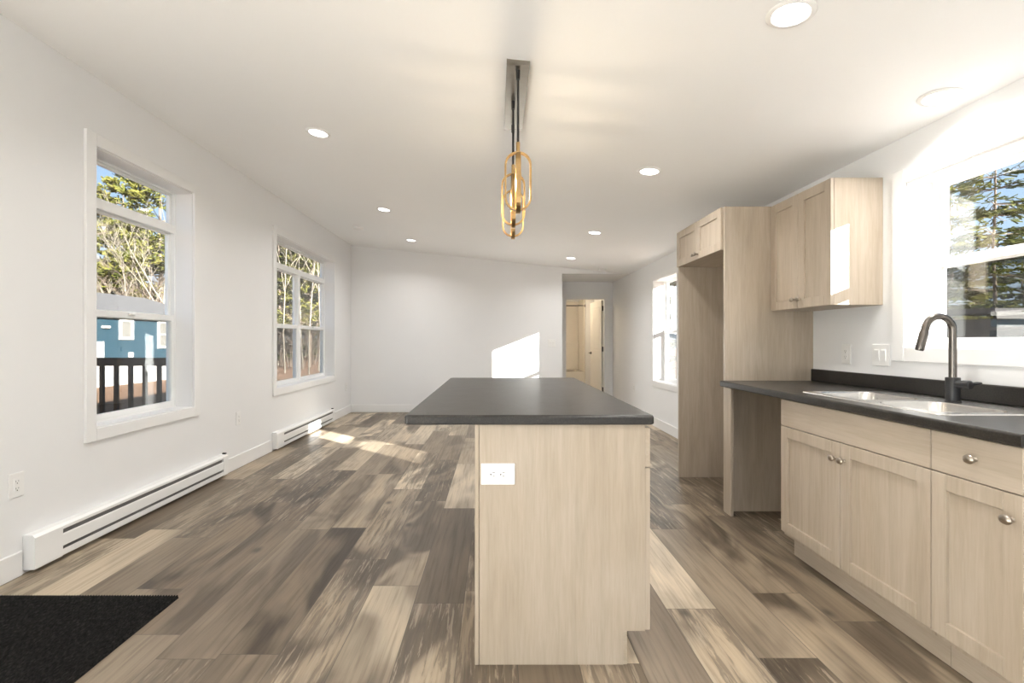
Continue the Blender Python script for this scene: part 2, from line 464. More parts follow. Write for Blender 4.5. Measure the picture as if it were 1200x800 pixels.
# ------------------------------------------------------------------ windows
def window(name, label, xw, s, w, units, rails, casing=0.07, stool=False):
    """xw wall face, s inward sign, w=(y0,y1,z0,z1) opening.
    units: list of (y0,y1,z0,z1,split or None) glazed units; rails: list of fixed frame bars (y0,y1,z0,z1)"""
    y0, y1, z0, z1 = w
    root = thing(name, label, 'window', (xw - s * 0.1, (y0 + y1) / 2, z0), kind='structure')
    def B(bm, d0, d1, a, b, c, d, bev=0.0):
        box(bm, xw - s * d0, xw - s * d1, a, b, c, d, bev)
    bm = BM(); k = casing; g = 0.004
    B(bm, -0.018, 0, y0 - k, y0 + g, z0 - k, z1 + k, 0.002); B(bm, -0.018, 0, y1 - g, y1 + k, z0 - k, z1 + k, 0.002)
    B(bm, -0.0178, 0, y0 + g, y1 - g, z1 - g, z1 + k, 0.002); B(bm, -0.0178, 0, y0 + g, y1 - g, z0 - k, z0 + g, 0.002)
    obj('casing', bm, M_trim, root)
    bm = BM(); l = 0.010
    B(bm, 0, 0.13, y0, y0 + l, z0, z1); B(bm, 0, 0.13, y1 - l, y1, z0, z1)
    B(bm, 0, 0.13, y0 + l, y1 - l, z1 - l, z1); B(bm, 0, 0.13, y0 + l, y1 - l, z0, z0 + l)
    obj('jamb_liner', bm, M_trim, root)
    bm = BM(); f = 0.022
    B(bm, 0.13, T + 0.01, y0, y0 + f, z0, z1, 0.002); B(bm, 0.13, T + 0.01, y1 - f, y1, z0, z1, 0.002)
    B(bm, 0.13, T + 0.01, y0 + f, y1 - f, z1 - f, z1, 0.002); B(bm, 0.13, T + 0.01, y0 + f, y1 - f, z0, z0 + f, 0.002)
    for (a, b, c, d) in rails: B(bm, 0.13, T + 0.01, a, b, c, d, 0.002)
    obj('frame', bm, M_vinyl, root)
    def sash(nm, a, b, c, d, dep, st, top, bot):
        bm = BM()
        B(bm, dep - 0.014, dep + 0.014, a, a + st, c, d, 0.002); B(bm, dep - 0.014, dep + 0.014, b - st, b, c, d, 0.002)
        B(bm, dep - 0.014, dep + 0.014, a + st, b - st, d - top, d, 0.002); B(bm, dep - 0.014, dep + 0.014, a + st, b - st, c, c + bot, 0.002)
        o = obj(nm, bm, M_vinyl, root)
        bm = BM(); B(bm, dep - 0.003, dep + 0.003, a + st - 0.004, b - st + 0.004, c + bot - 0.004, d - top + 0.004)
        obj('pane', bm, M_glass, o)
        return o
    for (a, b, c, d, sp) in units:
        if sp is None:
            sash('transom_sash', a, b, c, d, 0.168, 0.026, 0.012, 0.012)
        else:
            sash('upper_sash', a, b, sp - 0.02, d, 0.177, 0.026, 0.015, 0.04)
            lo = sash('lower_sash', a, b, c, sp + 0.028, 0.148, 0.030, 0.045, 0.036)
            bm = BM(); B(bm, 0.190, 0.1915, a + 0.01, b - 0.01, c, sp)
            obj('insect_screen', bm, M_screen, root)
            bm = BM(); ym = (a + b) / 2
            B(bm, 0.118, 0.134, ym - 0.028, ym + 0.028, sp + 0.006, sp + 0.022, 0.003)
            obj('sash_lock', bm, M_vinyl, lo)
    return root
def inner(w, f=0.022): return (w[0] + f, w[1] - f, w[2] + f, w[3] - f)
i1 = inner(W1)
window('window_1', 'tall white window looking onto the blue house, nearest on the left wall', XL, 1, W1,
       [(i1[0], i1[1], 2.105, i1[3], None), (i1[0], i1[1], i1[2], 2.04, 1.365)], [(i1[0], i1[1], 2.04, 2.105)])
i2 = inner(W2)
window('window_2', 'wide double white window looking onto the woods, farther along left wall', XL, 1, W2,
       [(i2[0], i2[1], 2.105, i2[3], None), (i2[0], 6.215, i2[2], 2.04, 1.365), (6.285, i2[1], i2[2], 2.04, 1.365)],
       [(i2[0], i2[1], 2.04, 2.105), (6.215, 6.285, i2[2], 2.04)])
i3 = inner(W3)
window('window_3', 'white kitchen window above the sink and black faucet', XR, -1, W3, [(i3[0], i3[1], i3[2], i3[3], 1.60)], [])
i4 = inner(W4)
window('window_4', 'white window on right wall half hidden by the fridge cabinet', XR, -1, W4, [(i4[0], i4[1], i4[2], i4[3], 1.31)], [])
# unseen glazed door, added to let fill light in behind the viewer
root = thing('fill_door', 'unseen glazed white door added behind the viewer for fill light', 'door', ((DX0 + DX1) / 2, YF - 0.1, 0), kind='structure')
bm = BM()
for a, b in ((DX0, DX0 + 0.07), (DX1 - 0.07, DX1), (-0.14, -0.06)): box(bm, a, b, YF - 0.14, YF - 0.05, 0, DZ)
box(bm, DX0 + 0.07, DX1 - 0.07, YF - 0.14, YF - 0.05, DZ - 0.07, DZ); box(bm, DX0 + 0.07, DX1 - 0.07, YF - 0.14, YF - 0.05, 0, 0.09)
obj('frame', bm, M_vinyl, root)
for a, b in ((DX0 + 0.065, -0.135), (-0.065, DX1 - 0.065)):
    bm = BM(); box(bm, a, b, YF - 0.1, YF - 0.092, 0.085, DZ - 0.065); obj('pane', bm, M_glass, root)

# ------------------------------------------------------------------ hall door and bathroom
root = thing('door_1', 'white open bathroom door with black hinges at hall end', 'door', (2.08, YH + 0.12, 0), kind='structure')
bm = BM(); cw = 0.065
box(bm, DO[0] - cw, DO[0], YH - 0.016, YH, 0, DO[2] + cw, 0.002); box(bm, DO[1], DO[1] + cw, YH - 0.016, YH, 0, DO[2] + cw, 0.002)
box(bm, DO[0], DO[1], YH - 0.0158, YH, DO[2], DO[2] + cw, 0.002)
box(bm, DO[0] - 0.001, DO[0] + 0.018, YH, YH + 0.12, 0, DO[2]); box(bm, DO[1] - 0.018, DO[1] + 0.001, YH, YH + 0.12, 0, DO[2])
box(bm, DO[0] + 0.018, DO[1] - 0.018, YH, YH + 0.12, DO[2] - 0.018, DO[2])
obj('casing', bm, M_trim, root)
# leaf built flat (hinge at local origin, extends along +u) then swung
ang = math.radians(96)
def swing(bm):
    bmesh.ops.rotate(bm, verts=bm.verts, cent=(0, 0, 0), matrix=Matrix.Rotation(ang, 3, 'Z'))
    bmesh.ops.translate(bm, verts=bm.verts, vec=(2.055, YH + 0.135, 0)); return bm
LW, LH, LT = 0.715, 1.97, 0.035
bm = BM(); box(bm, 0, LW, -0.008, LT - 0.022, 0.01, LH)
for a, b, c, d in ((0, 0.11, 0.01, LH), (LW - 0.11, LW, 0.01, LH), (0.11, LW - 0.11, 0.01, 0.22), (0.11, LW - 0.11, 0.86, 1.0), (0.11, LW - 0.11, LH - 0.12, LH)):
    box(bm, a, b, -0.016, LT - 0.016, c, d, 0.003)
for c, d in ((0.25, 0.83), (1.03, LH - 0.15)): box(bm, 0.14, LW - 0.14, -0.013, LT - 0.018, c, d, 0.004)
leaf = obj('door_leaf', swing(bm), M_doorpaint, root)
bm = BM()
lathe(bm, [(0.0, -0.001), (0.028, 0), (0.028, 0.008), (0.011, 0.012), (0.011, 0.05), (0.0, 0.052)], (LW - 0.06, LT - 0.016, 0.94), 'y', 16)
tube(bm, [(LW - 0.06, LT + 0.03, 0.94), (LW - 0.17, LT + 0.032, 0.94)], 0.009, 8)
obj('door_handle', swing(bm), M_black, leaf)
for z in (0.25, 1.03, 1.815):
    bm = BM(); box(bm, 2.045, 2.064, YH + 0.085, YH + 0.155, z - 0.045, z + 0.045, 0.002)
    tube(bm, [(2.052, YH + 0.128, z - 0.048), (2.052, YH + 0.128, z + 0.048)], 0.009, 8)
    obj('hinge', bm, M_black, root)
# tub with surround
tub = thing('bathtub', 'white one piece tub and shower surround in the bathroom', 'bathtub', (1.26, 11.3, 0))
bm = BM(); x0, x1, y0, y1 = 0.505, 2.025, 10.9, 11.74
box(bm, x0, x1, y0, y0 + 0.05, 0.0, 0.43, 0.01)
lo = rrect(x0 + 0.09, x1 - 0.09, y0 + 0.08, y1 - 0.06, 0.12)
loops = [[bm.verts.new((px, py, 0.49)) for px, py in rrect(x0, x1, y0, y1, 0.01)],
         [bm.verts.new((px, py, 0.49)) for px, py in lo],
         [bm.verts.new((px, py, 0.12)) for px, py in rrect(x0 + 0.16, x1 - 0.16, y0 + 0.15, y1 - 0.12, 0.12)]]
low = [bm.verts.new((px, py, 0.42)) for px, py in rrect(x0, x1, y0, y1, 0.01)]
for a, b in ((low, loops[0]), (loops[0], loops[1]), (loops[1], loops[2])):
    n = len(a)
    for k in range(n): bm.faces.new([a[k], a[(k + 1) % n], b[(k + 1) % n], b[k]])
bm.faces.new(loops[2])
obj('tub', bm, M_tub, tub, True)
bm = BM()
box(bm, x0, x1, y1 - 0.03, y1, 0.49, 2.14, 0.008); box(bm, x0, x0 + 0.03, y0 + 0.02, y1 - 0.03, 0.49, 2.14, 0.008)
box(bm, x1 - 0.03, x1, y0 + 0.02, y1 - 0.03, 0.49, 2.14, 0.008)
box(bm, x0 + 0.03, x1 - 0.03, y1 - 0.13, y1 - 0.03, 0.49, 1.16, 0.02, 2)
obj('surround', bm, M_tub, tub)
bm = BM(); tube(bm, [(0.5, 10.93, 1.985), (2.03, 10.93, 1.985)], 0.012, 10)
for x in (0.505, 2.02): tube(bm, [(x - 0.008, 10.93, 1.985), (x + 0.008, 10.93, 1.985)], 0.03, 14)
tag(obj('shower_rod', bm, M_black, None, True, loc=(1.26, 10.93, 1.985)), 'thin black shower curtain rod above the white tub', 'rod')

# ------------------------------------------------------------------ kitchen base cabinets
XD = 1.59     # door face
def shaker(bm, y0, y1, z0, z1, xf, s=1, fw=0.058, t=0.019):
    """shaker door with its face at xf; s=+1 the body lies towards +x"""
    X1 = xf + s * t
    box(bm, xf, X1, y0, y0 + fw, z0, z1, 0.0015); box(bm, xf, X1, y1 - fw, y1, z0, z1, 0.0015)
    box(bm, xf, X1, y0 + fw, y1 - fw, z1 - fw, z1, 0.0015); box(bm, xf, X1, y0 + fw, y1 - fw, z0, z0 + fw, 0.0015)
    box(bm, xf + s * 0.011, X1 - s * 0.002, y0 + fw - 0.004, y1 - fw + 0.004, z0 + fw - 0.004, z1 - fw + 0.004)
    return bm
def knob(parent, x, y, z, s=-1):
    """oval knob pointing along s*x"""
    bm = BM()
    prof = [(0.0, -0.001), (0.0075, 0.0), (0.0075, 0.003), (0.005, 0.006), (0.005, 0.013), (0.009, 0.016), (0.0145, 0.021), (0.0155, 0.025), (0.0125, 0.030), (0.006, 0.0325), (0.0, 0.033)]
    lathe(bm, [(r, s * h) for r, h in prof], (0, 0, 0), 'x', 20)
    for v in bm.verts:
        if abs(v.co.x) > 0.0145: v.co.y *= 1.25
    bmesh.ops.translate(bm, verts=bm.verts, vec=(x, y, z))
    return obj('knob', bm, M_nickel, parent, True)
def carcass(bm, y0, y1, xf, x1, toe=0.075, th=0.115, top=0.874):
    box(bm, xf, x1, y0, y1, th, top); box(bm, xf + toe - 0.018, x1, y0, y1, 0.0, th)
    return bm
YN, YM, YS = 1.452, 1.763, 2.69
DG = 0.002
cab = thing('base_cabinet', 'double door pale wood base cabinet under the kitchen sink', 'cabinet', ((XD + XR) / 2, (YM + YS) / 2, 0))
bm = BM()                                    # open-topped carcass so the sink bowls hang inside it
box(bm, XD + 0.02, XR - 0.002, YS - 0.018, YS, 0.115, 0.874); box(bm, XD + 0.02, XR - 0.002, YM + 0.001, YM + 0.018, 0.115, 0.874)
box(bm, XD + 0.02, XR - 0.002, YM + 0.018, YS - 0.018, 0.115, 0.135); box(bm, XR - 0.022, XR - 0.002, YM + 0.018, YS - 0.018, 0.135, 0.874)
box(bm, XD + 0.02, XD + 0.038, YM + 0.018, YS - 0.018, 0.70, 0.874)
obj('carcass', bm, M_maple, cab)
bm = BM(); box(bm, XD + 0.075, XD + 0.093, YM + 0.001, YS, 0, 0.115); obj('toe_kick', bm, M_mapleH, cab)
bm = BM(); box(bm, XD, XD + 0.019, YM + DG, YS - DG, 0.7245, 0.868, 0.0015); obj('false_drawer_front', bm, M_mapleH, cab)
ym = (YM + YS) / 2
d = obj('door', shaker(BM(), ym + DG, YS - DG, 0.139, 0.7205, XD), M_maple, cab); knob(d, XD, ym + 0.029, 0.645)
d = obj('door', shaker(BM(), YM + DG, ym - DG, 0.139, 0.7205, XD), M_maple, cab); knob(d, XD, ym - 0.029, 0.645)
cab = thing('base_cabinet', 'narrow pale wood base cabinet with one drawer, nearest at right edge', 'cabinet', ((XD + XR) / 2, (YM + YN) / 2, 0))
bm = BM(); box(bm, XD + 0.02, XR - 0.002, YN, YM - 0.001, 0.115, 0.874); obj('carcass', bm, M_maple, cab)
bm = BM(); box(bm, XD + 0.075, XD + 0.093, YN, YM - 0.001, 0, 0.115); obj('toe_kick', bm, M_mapleH, cab)
d = obj('drawer', box(BM(), XD, XD + 0.019, YN + DG, YM - DG, 0.7245, 0.868, 0.0015), M_mapleH, cab); knob(d, XD, (YN + YM) / 2 - 0.01, 0.80)
d = obj('door', shaker(BM(), YN + DG, YM - DG, 0.139, 0.7205, XD), M_maple, cab); knob(d, XD, YN + 0.03, 0.643)

# countertop with sink cut-out, coved backsplash
XC = 1.565; YC0, YC1 = 1.436, 3.368
SX0, SX1, SY0, SY1 = 1.675, 2.125, 1.815, 2.615     # cut-out
ct = thing('countertop', 'dark speckled laminate kitchen counter along the right wall', 'countertop', (1.9, 2.4, 0.874))
bm = BM(); z0, z1 = 0.874, 0.914
def front_slab(bm, xa, xb, ya, yb, z0, z1, r=0.010, side=-1):
    """slab with a rolled front edge at xa"""
    pts = []
    for k in range(5):
        a = math.pi - (math.pi / 2) * k / 4
        pts.append((xa + r + r * math.cos(a), z1 - r + r * math.sin(a)))
    pts += [(xb, z1), (xb, z0), (xa + 0.006, z0), (xa, z0 + 0.006)]
    prism(bm, pts, 'y', ya, yb)
front_slab(bm, XC, SX0, YC0, YC1, z0, z1)
box(bm, SX0, SX1, SY1, YC1, z0, z1); box(bm, SX0, SX1, YC0, SY0, z0, z1); box(bm, SX1, XR, YC0, YC1, z0, z1)
obj('slab', bm, M_counter, ct)
bm = BM(); box(bm, XR - 0.02, XR, YC0, YC1, z1, 0.997, 0.004); obj('backsplash', bm, M_counter, ct)

# sink
sk = thing('sink', 'stainless steel double bowl sink set in the dark counter', 'sink', (1.9, 2.215, 0.914))
bm = BM(); zt = 0.918
outer = [bm.verts.new((x, y, zt)) for x, y in rrect(SX0 - 0.015, SX1 + 0.012, SY0 - 0.015, SY1 + 0.015, 0.035)]
edges = [bm.edges.new((outer[k], outer[(k + 1) % len(outer)])) for k in range(len(outer))]
holes = []
for (a, b) in ((2.245, 2.585), (1.845, 2.185)):
    lp = [bm.verts.new((x, y, zt)) for x, y in rrect(1.70, 2.0, a, b, 0.06)]
    edges += [bm.edges.new((lp[k], lp[(k + 1) % len(lp)])) for k in range(len(lp))]
    holes.append((lp, a, b))
bmesh.ops.triangle_fill(bm, use_beauty=True, use_dissolve=False, edges=edges)
cen = [f for f in bm.faces if any((lambda c: 1.72 < c.x < 1.98 and a + 0.02 < c.y < b - 0.02)(f.calc_center_median()) and all(v in lp for v in f.verts) for lp, a, b in holes)]
if cen: bmesh.ops.delete(bm, geom=cen, context='FACES_ONLY')
skirt = [bm.verts.new((x, y, 0.9135)) for x, y in rrect(SX0 - 0.018, SX1 + 0.015, SY0 - 0.018, SY1 + 0.018, 0.038)]
n = len(outer)
for k in range(n): bm.faces.new([outer[k], outer[(k + 1) % n], skirt[(k + 1) % n], skirt[k]])
obj('rim', bm, M_steel, sk, True)
for lp_, a, b in holes:
    bm = BM(); prev = None
    for ins, z, r in ((0.0, zt, 0.06), (0.004, zt - 0.008, 0.058), (0.012, 0.80, 0.055), (0.03, 0.762, 0.05), (0.07, 0.748, 0.04)):
        cur = [bm.verts.new((x, y, z)) for x, y in rrect(1.70 + ins, 2.0 - ins, a + ins, b - ins, r)]
        if prev:
            n = len(cur)
            for k in range(n): bm.faces.new([prev[k], prev[(k + 1) % n], cur[(k + 1) % n], cur[k]])
        prev = cur
    bm.faces.new(prev)
    bo = obj('bowl', bm, M_steel, sk, True)
    bm = BM(); lathe(bm, [(0.0, 0.748), (0.042, 0.748), (0.042, 0.7515), (0.03, 0.7505), (0.0, 0.7495)], (1.85, (a + b) / 2, 0), 'z', 20)
    obj('drain', bm, M_nickel, bo, True)

# faucet
FXP, FYP = 2.052, 2.165
fa = thing('faucet', 'tall black gooseneck faucet behind the sink bowls', 'faucet', (FXP, FYP, 0.918))
bm = BM(); lathe(bm, [(0.0, 0.918), (0.030, 0.918), (0.030, 0.922), (0.0265, 0.924), (0.0265, 1.025), (0.025, 1.028), (0.0, 1.028)], (FXP, FYP, 0), 'z', 24)
obj('body', bm, M_black, fa, True)
bm = BM(); R = 0.062; zb = 1.240
pts = [(FXP, FYP, 1.02), (FXP, FYP, 1.12), (FXP, FYP, zb)]
for k in range(1, 15):
    a = math.radians(165 * k / 14)
    pts.append((FXP - R + R * math.cos(a), FYP, zb + R * math.sin(a)))
tx, tz = -math.sin(math.radians(165)), math.cos(math.radians(165))
lx, ly, lz = pts[-1]
pts.append((lx + tx * 0.02, ly, lz + tz * 0.02))
tube(bm, pts, 0.0145, 14); obj('neck', bm, M_gunmetal, fa, True)
bm = BM(); p0 = Vector(pts[-1]); dv = Vector((tx, 0, tz)).normalized()
tube(bm, [p0, p0 + dv * 0.006, p0 + dv * 0.085, p0 + dv * 0.09], [0.0145, 0.0165, 0.0165, 0.0145], 14); obj('spray_head', bm, M_gunmetal, fa, True)
bm = BM(); tube(bm, [(FXP, FYP - 0.018, 1.0), (FXP + 0.003, FYP - 0.05, 1.0)], 0.017, 14)
tube(bm, [(FXP + 0.003, FYP - 0.045, 1.0), (FXP + 0.006, FYP - 0.072, 1.001), (FXP + 0.007, FYP - 0.075, 1.001)], [0.019, 0.019, 0.014], 14)
tube(bm, [(FXP + 0.005, FYP - 0.06, 1.002), (FXP + 0.045, FYP - 0.065, 1.006), (FXP + 0.062, FYP - 0.066, 1.007)], [0.0085, 0.0075, 0.005], 10)
obj('handle', bm, M_black, fa, True)

# ------------------------------------------------------------------ tall fridge surround and upper cabinets
XP = 1.60
fs = thing('fridge_cabinet', 'tall pale wood fridge surround with two panels and bridge cabinet', 'cabinet', (1.9, 3.8, 0))
bm = BM(); box(bm, XP, XR - 0.001, 3.37, 3.39, 0, 2.13, 0.001); obj('side_panel', bm, M_maple, fs)
bm = BM(); box(bm, XP, XR - 0.001, 4.213, 4.233, 0, 2.13, 0.001); obj('side_panel', bm, M_maple, fs)
bm = BM(); box(bm, XP - 0.006, XP + 0.014, 3.272, 3.3695, 0, 0.8735, 0.001); obj('filler_strip', bm, M_maple, fs)
bm = BM(); box(bm, XP + 0.002, XR - 0.001, 3.3905, 4.2125, 1.835, 2.128); obj('bridge_box', bm, M_mapleH, fs)
ym = 3.80
d = obj('door', shaker(BM(), 3.3915, ym - DG, 1.832, 2.13, XP - 0.019), M_maple, fs); knob(d, XP - 0.019, ym - 0.03, 1.872)
d = obj('door', shaker(BM(), ym + DG, 4.2115, 1.832, 2.13, XP - 0.019), M_maple, fs); knob(d, XP - 0.019, ym + 0.03, 1.872)
uc = thing('wall_cabinet', 'pale wood double door wall cabinet hung beside the kitchen window', 'cabinet', (2.07, 3.06, 1.398))
XU = 1.92; UY0, UY1 = 2.763, 3.368
bm = BM(); box(bm, XU + 0.0195, XR - 0.001, UY0, UY1, 1.398, 2.127, 0.001); obj('carcass', bm, M_maple, uc)
ym = (UY0 + UY1) / 2
d = obj('door', shaker(BM(), UY0 + 0.001, ym - DG, 1.399, 2.126, XU), M_maple, uc); knob(d, XU, ym - 0.03, 1.455)
d = obj('door', shaker(BM(), ym + DG, UY1 - 0.001, 1.399, 2.126, XU), M_maple, uc); knob(d, XU, ym + 0.03, 1.455)

# ------------------------------------------------------------------ island
IX0, IX1, IY0, IY1 = -0.077, 0.550, 1.776, 3.50
isl = thing('kitchen_island', 'pale wood kitchen island cabinet standing on the plank floor', 'island', (0.24, 2.64, 0))
ITOP = 0.885
bm = BM(); TX = 0.470
prism(bm, [(IX0 + 0.016, 0), (TX, 0), (TX, 0.124), (IX1, 0.124), (IX1, ITOP), (IX0 + 0.016, ITOP)], 'y', IY0, IY0 + 0.018)
obj('end_panel', bm, M_maple, isl)
bm = BM(); box(bm, IX0, IX0 + 0.0145, IY0 - 0.002, IY1, 0, ITOP, 0.001); obj('back_panel', bm, M_maple, isl)
bm = BM(); box(bm, IX0 + 0.016, IX1 - 0.002, IY0 + 0.019, IY1, 0.124, ITOP); box(bm, IX0 + 0.016, TX - 0.02, IY0 + 0.019, IY1, 0, 0.124); obj('carcass', bm, M_maple, isl)
bm = BM(); box(bm, TX + 0.001, TX + 0.014, IY0 + 0.002, IY1, 0, 0.122); obj('toe_kick', bm, M_mapleH, isl)
n = 3; st = (IY1 - IY0) / n
for k in range(n):
    a, b = IY0 + st * k + DG, IY0 + st * (k + 1) - DG
    d = obj('drawer', box(BM(), IX1, IX1 + 0.019, a, b, 0.727, 0.872, 0.0015), M_mapleH, isl); knob(d, IX1 + 0.019, (a + b) / 2, 0.80, 1)
    d = obj('door', shaker(BM(), a, b, 0.127, 0.723, IX1 + 0.019, -1), M_maple, isl); knob(d, IX1 + 0.019, b - 0.03, 0.66, 1)
bm = BM(); zi0, zi1 = ITOP + 0.001, 0.921
lo = rrect(-0.335, 0.580, 1.757, 3.55, 0.014, 4)
rings = []
for ins, z in ((0.004, zi0), (0.0, zi0 + 0.004), (0.0, zi1 - 0.008), (0.0025, zi1 - 0.0025), (0.009, zi1)):
    rings.append([bm.verts.new((x, y, z)) for x, y in rrect(-0.335 + ins, 0.580 - ins, 1.757 + ins, 3.55 - ins, 0.014, 4)])
for a, b in zip(rings, rings[1:]):
    n = len(a)
    for k in range(n): bm.faces.new([a[k], a[(k + 1) % n], b[(k + 1) % n], b[k]])
bm.faces.new(rings[0][::-1]); bm.faces.new(rings[-1])
tag(obj('island_countertop', bm, M_counter, None, False, loc=(0.12, 2.65, zi0)), 'dark speckled laminate top overhanging the kitchen island', 'countertop')

# ------------------------------------------------------------------ outlets and switches (face -y, origin at plate centre on the wall)
PWD, PHT = 0.079, 0.125
def plate_bm(w=PWD, h=PHT):
    bm = BM(); box(bm, -w / 2, w / 2, -0.006, 0, -h / 2, h / 2, 0.003, 2); return bm
def outlet(label, loc, rot):
    r = thing('wall_outlet', label, 'outlet', loc, rot)
    obj('cover_plate', plate_bm(), M_plastic, r, local=True)
    bm = BM(); box(bm, -0.0168, 0.0168, -0.0085, -0.0055, -0.0335, 0.0335, 0.0012)
    f = obj('receptacle_face', bm, M_plastic, r, local=True)
    bm = BM()
    for s in (-1, 1):
        z = s * 0.018
        box(bm, -0.0075, -0.0055, -0.0088, -0.008, z - 0.002, z + 0.007); box(bm, 0.0055, 0.0075, -0.0088, -0.008, z - 0.001, z + 0.006)
        tube(bm, [(0, -0.0088, z - 0.008), (0, -0.008, z - 0.008)], 0.0028, 8)
    obj('slots', bm, M_slot, f, local=True)
    return r
def switch(label, loc, rot, n=1, gfci=False):
    r = thing('light_switch', label, 'switch', loc, rot)
    obj('cover_plate', plate_bm(PWD + 0.046 * (n - 1)), M_plastic, r, local=True)
    for k in range(n):
        x = (k - (n - 1) / 2) * 0.046
        bm = BM(); box(bm, x - 0.0168, x + 0.0168, -0.0085, -0.0055, -0.0335, 0.0335, 0.001)
        f = obj('rocker_frame', bm, M_plastic, r, local=True)
        bm = BM(); prism(bm, [(-0.0082, -0.030), (-0.0122, 0.028), (-0.0082, 0.031)], 'x', x - 0.0145, x + 0.0145)
        obj('rocker', bm, M_plastic, f, local=True)
    return r
PI = math.pi
o1 = outlet('white wall outlet low on far left wall between the two windows', (XL, 4.53, 0.463), (0, 0, PI / 2))
o2 = outlet('white outlet on left wall beyond the far heater, near the corner', (XL, 7.80, 0.445), (0, 0, PI / 2))
o3 = outlet('white outlet low on the right wall beyond the fridge cabinet', (XR, 7.73, 0.44), (0, 0, -PI / 2))
o4 = outlet('white outlet above the backsplash nearest the wall cabinet', (XR, 3.05, 1.108), (0, 0, -PI / 2))
o5 = outlet('white outlet set sideways in the island end panel', (0.008, IY0, 0.7026), (0, PI / 2, 0))
s1 = outlet('white outlet at the left edge above the near heater end', (XL, 2.43, 0.465), (0, 0, PI / 2))
s2 = switch('white double switch plate above the backsplash beside window casing', (XR, 2.775, 1.11), (0, 0, -PI / 2), 2)
s3 = switch('white double switch on the far wall beside the hall opening', (0.935, YB, 1.15), (0, 0, 0), 2)

# ------------------------------------------------------------------ baseboard heaters
def heater(label, y0, y1):
    xb, xf = XL + 0.001, XL + 0.062
    z0, z1 = 0.022, 0.195
    r = thing('baseboard_heater', label, 'heater', (XL, (y0 + y1) / 2, z0), group=None)
    e = 0.16
    bm = BM()                                     # back, top hood and front cover
    box(bm, xb, xb + 0.006, y0 + 0.002, y1 - 0.002, z0, z1)
    prism(bm, [(xb + 0.006, z1), (xf - 0.012, z1), (xf, z1 - 0.012), (xf, z1 - 0.028), (xf - 0.003, z1 - 0.028), (xf - 0.003, z1 - 0.014), (xf - 0.014, z1 - 0.004), (xb + 0.006, z1 - 0.004)], 'y', y0 + 0.01, y1 - 0.01)
    prism(bm, [(xf - 0.004, z0 + 0.052), (xf, z0 + 0.055), (xf, z1 - 0.058), (xf - 0.004, z1 - 0.052)], 'y', y0 + 0.01, y1 - 0.01)
    prism(bm, [(xb + 0.006, z0), (xf - 0.004, z0), (xf, z0 + 0.006), (xf, z0 + 0.036), (xf - 0.004, z0 + 0.036), (xf - 0.006, z0 + 0.006), (xb + 0.006, z0 + 0.004)], 'y', y0 + 0.01, y1 - 0.01)
    obj('cover', bm, M_heater, r)
    for a, b in ((y0, y0 + e), (y1 - 0.07, y1)):
        bm = BM(); prism(bm, [(xb, z0 - 0.001), (xf, z0 - 0.001), (xf + 0.002, z0 + 0.006), (xf + 0.002, z1 - 0.012), (xf - 0.012, z1 + 0.002), (xb, z1 + 0.002)], 'y', a, b)
        obj('end_cap', bm, M_heater, r)
    bm = BM(); box(bm, xb + 0.008, xf - 0.016, y0 + e, y1 - 0.07, z0 + 0.012, z1 - 0.012)
    obj('heating_fins', bm, M_fin, r)
    bm = BM(); box(bm, xb + 0.02, xf - 0.01, y1 - 0.022, y1 - 0.004, z1 + 0.002, z1 + 0.014, 0.002); obj('bracket', bm, M_slot, r)
    return r
heater('long white baseboard heater below the nearest left window', 2.465, 4.247)
heater('long white baseboard heater under the far double window', 5.21, 7.05)

# ------------------------------------------------------------------ recessed lights, smoke alarms
TH = math.atan(SL)
def on_ceiling(px, py):
    dx, dz = (px - CX) / F, (CY - py) / F
    t = (2.79 - SL * (0 - XL) - H) / (dz + SL * dx)
    return (dx * t, t, H + dz * t)
proto = thing('recessed_light', 'recessed ceiling light, upper left, nearest to the left wall', 'light', on_ceiling(373, 155), (0, TH, 0))
bm = BM(); lathe(bm, [(0.062, -0.001), (0.082, -0.001), (0.084, -0.004), (0.080, -0.008), (0.066, -0.010), (0.062, -0.006)], (0, 0, 0), 'z', 36)
bmesh.ops.delete(bm, geom=[f for f in bm.faces if len(f.verts) > 4], context='FACES_ONLY')
obj('trim_ring', bm, M_plastic, proto, True, local=True)
bm = BM(); lathe(bm, [(0.062, -0.002), (0.062, -0.006)], (0, 0, 0), 'z', 32); obj('lens', bm, M_lens, proto, local=True)
ld = bpy.data.lights.new('lamp_light', 'AREA'); ld.shape = 'DISK'; ld.size = 0.11; ld.energy = LAMP_POWER; ld.color = (1.0, 0.98, 0.955); ld.spread = math.radians(145)
lo_ = bpy.data.objects.new('lamp_light', ld); COL.objects.link(lo_); lo_.parent = proto; lo_.location = (0, 0, -0.0075)
for px, py, lb in ((450, 245, 'second recessed ceiling light out along the left row'), (482, 281, 'third and farthest recessed ceiling light in the left row'),
                   (927, 15, 'largest recessed ceiling light at the top, nearest the viewer'), (1102, 113, 'recessed ceiling light above the sink near the right wall'),
                   (761, 200, 'recessed ceiling light left of the fridge cabinet'), (697, 272, 'recessed ceiling light between the pendant and fridge cabinet, second farthest'),
                   (669, 302, 'small farthest recessed ceiling light near the hall opening')):
    dup(proto, on_ceiling(px, py), (0, TH, 0), lb)
for x, y in ((-1.3, 1.2), (-1.3, -1.0), (0.9, 0.2), (0.9, -1.6)):  # extra unseen lights, added behind the viewer for fill
    dup(proto, (x, y, zc(x)), (0, TH, 0), 'unseen recessed ceiling light added behind the viewer for fill', 'added fill lights behind the viewer')
M_bathlens = m_emit('warm_bath_glow', (1.0, 0.80, 0.55), 34.0)
bl_ = thing('bath_fill_light', 'unseen warm round ceiling light added to brighten the bathroom', 'light', (1.3, 10.1, 2.31))  # unseen lamp, added to brighten and warm the bathroom
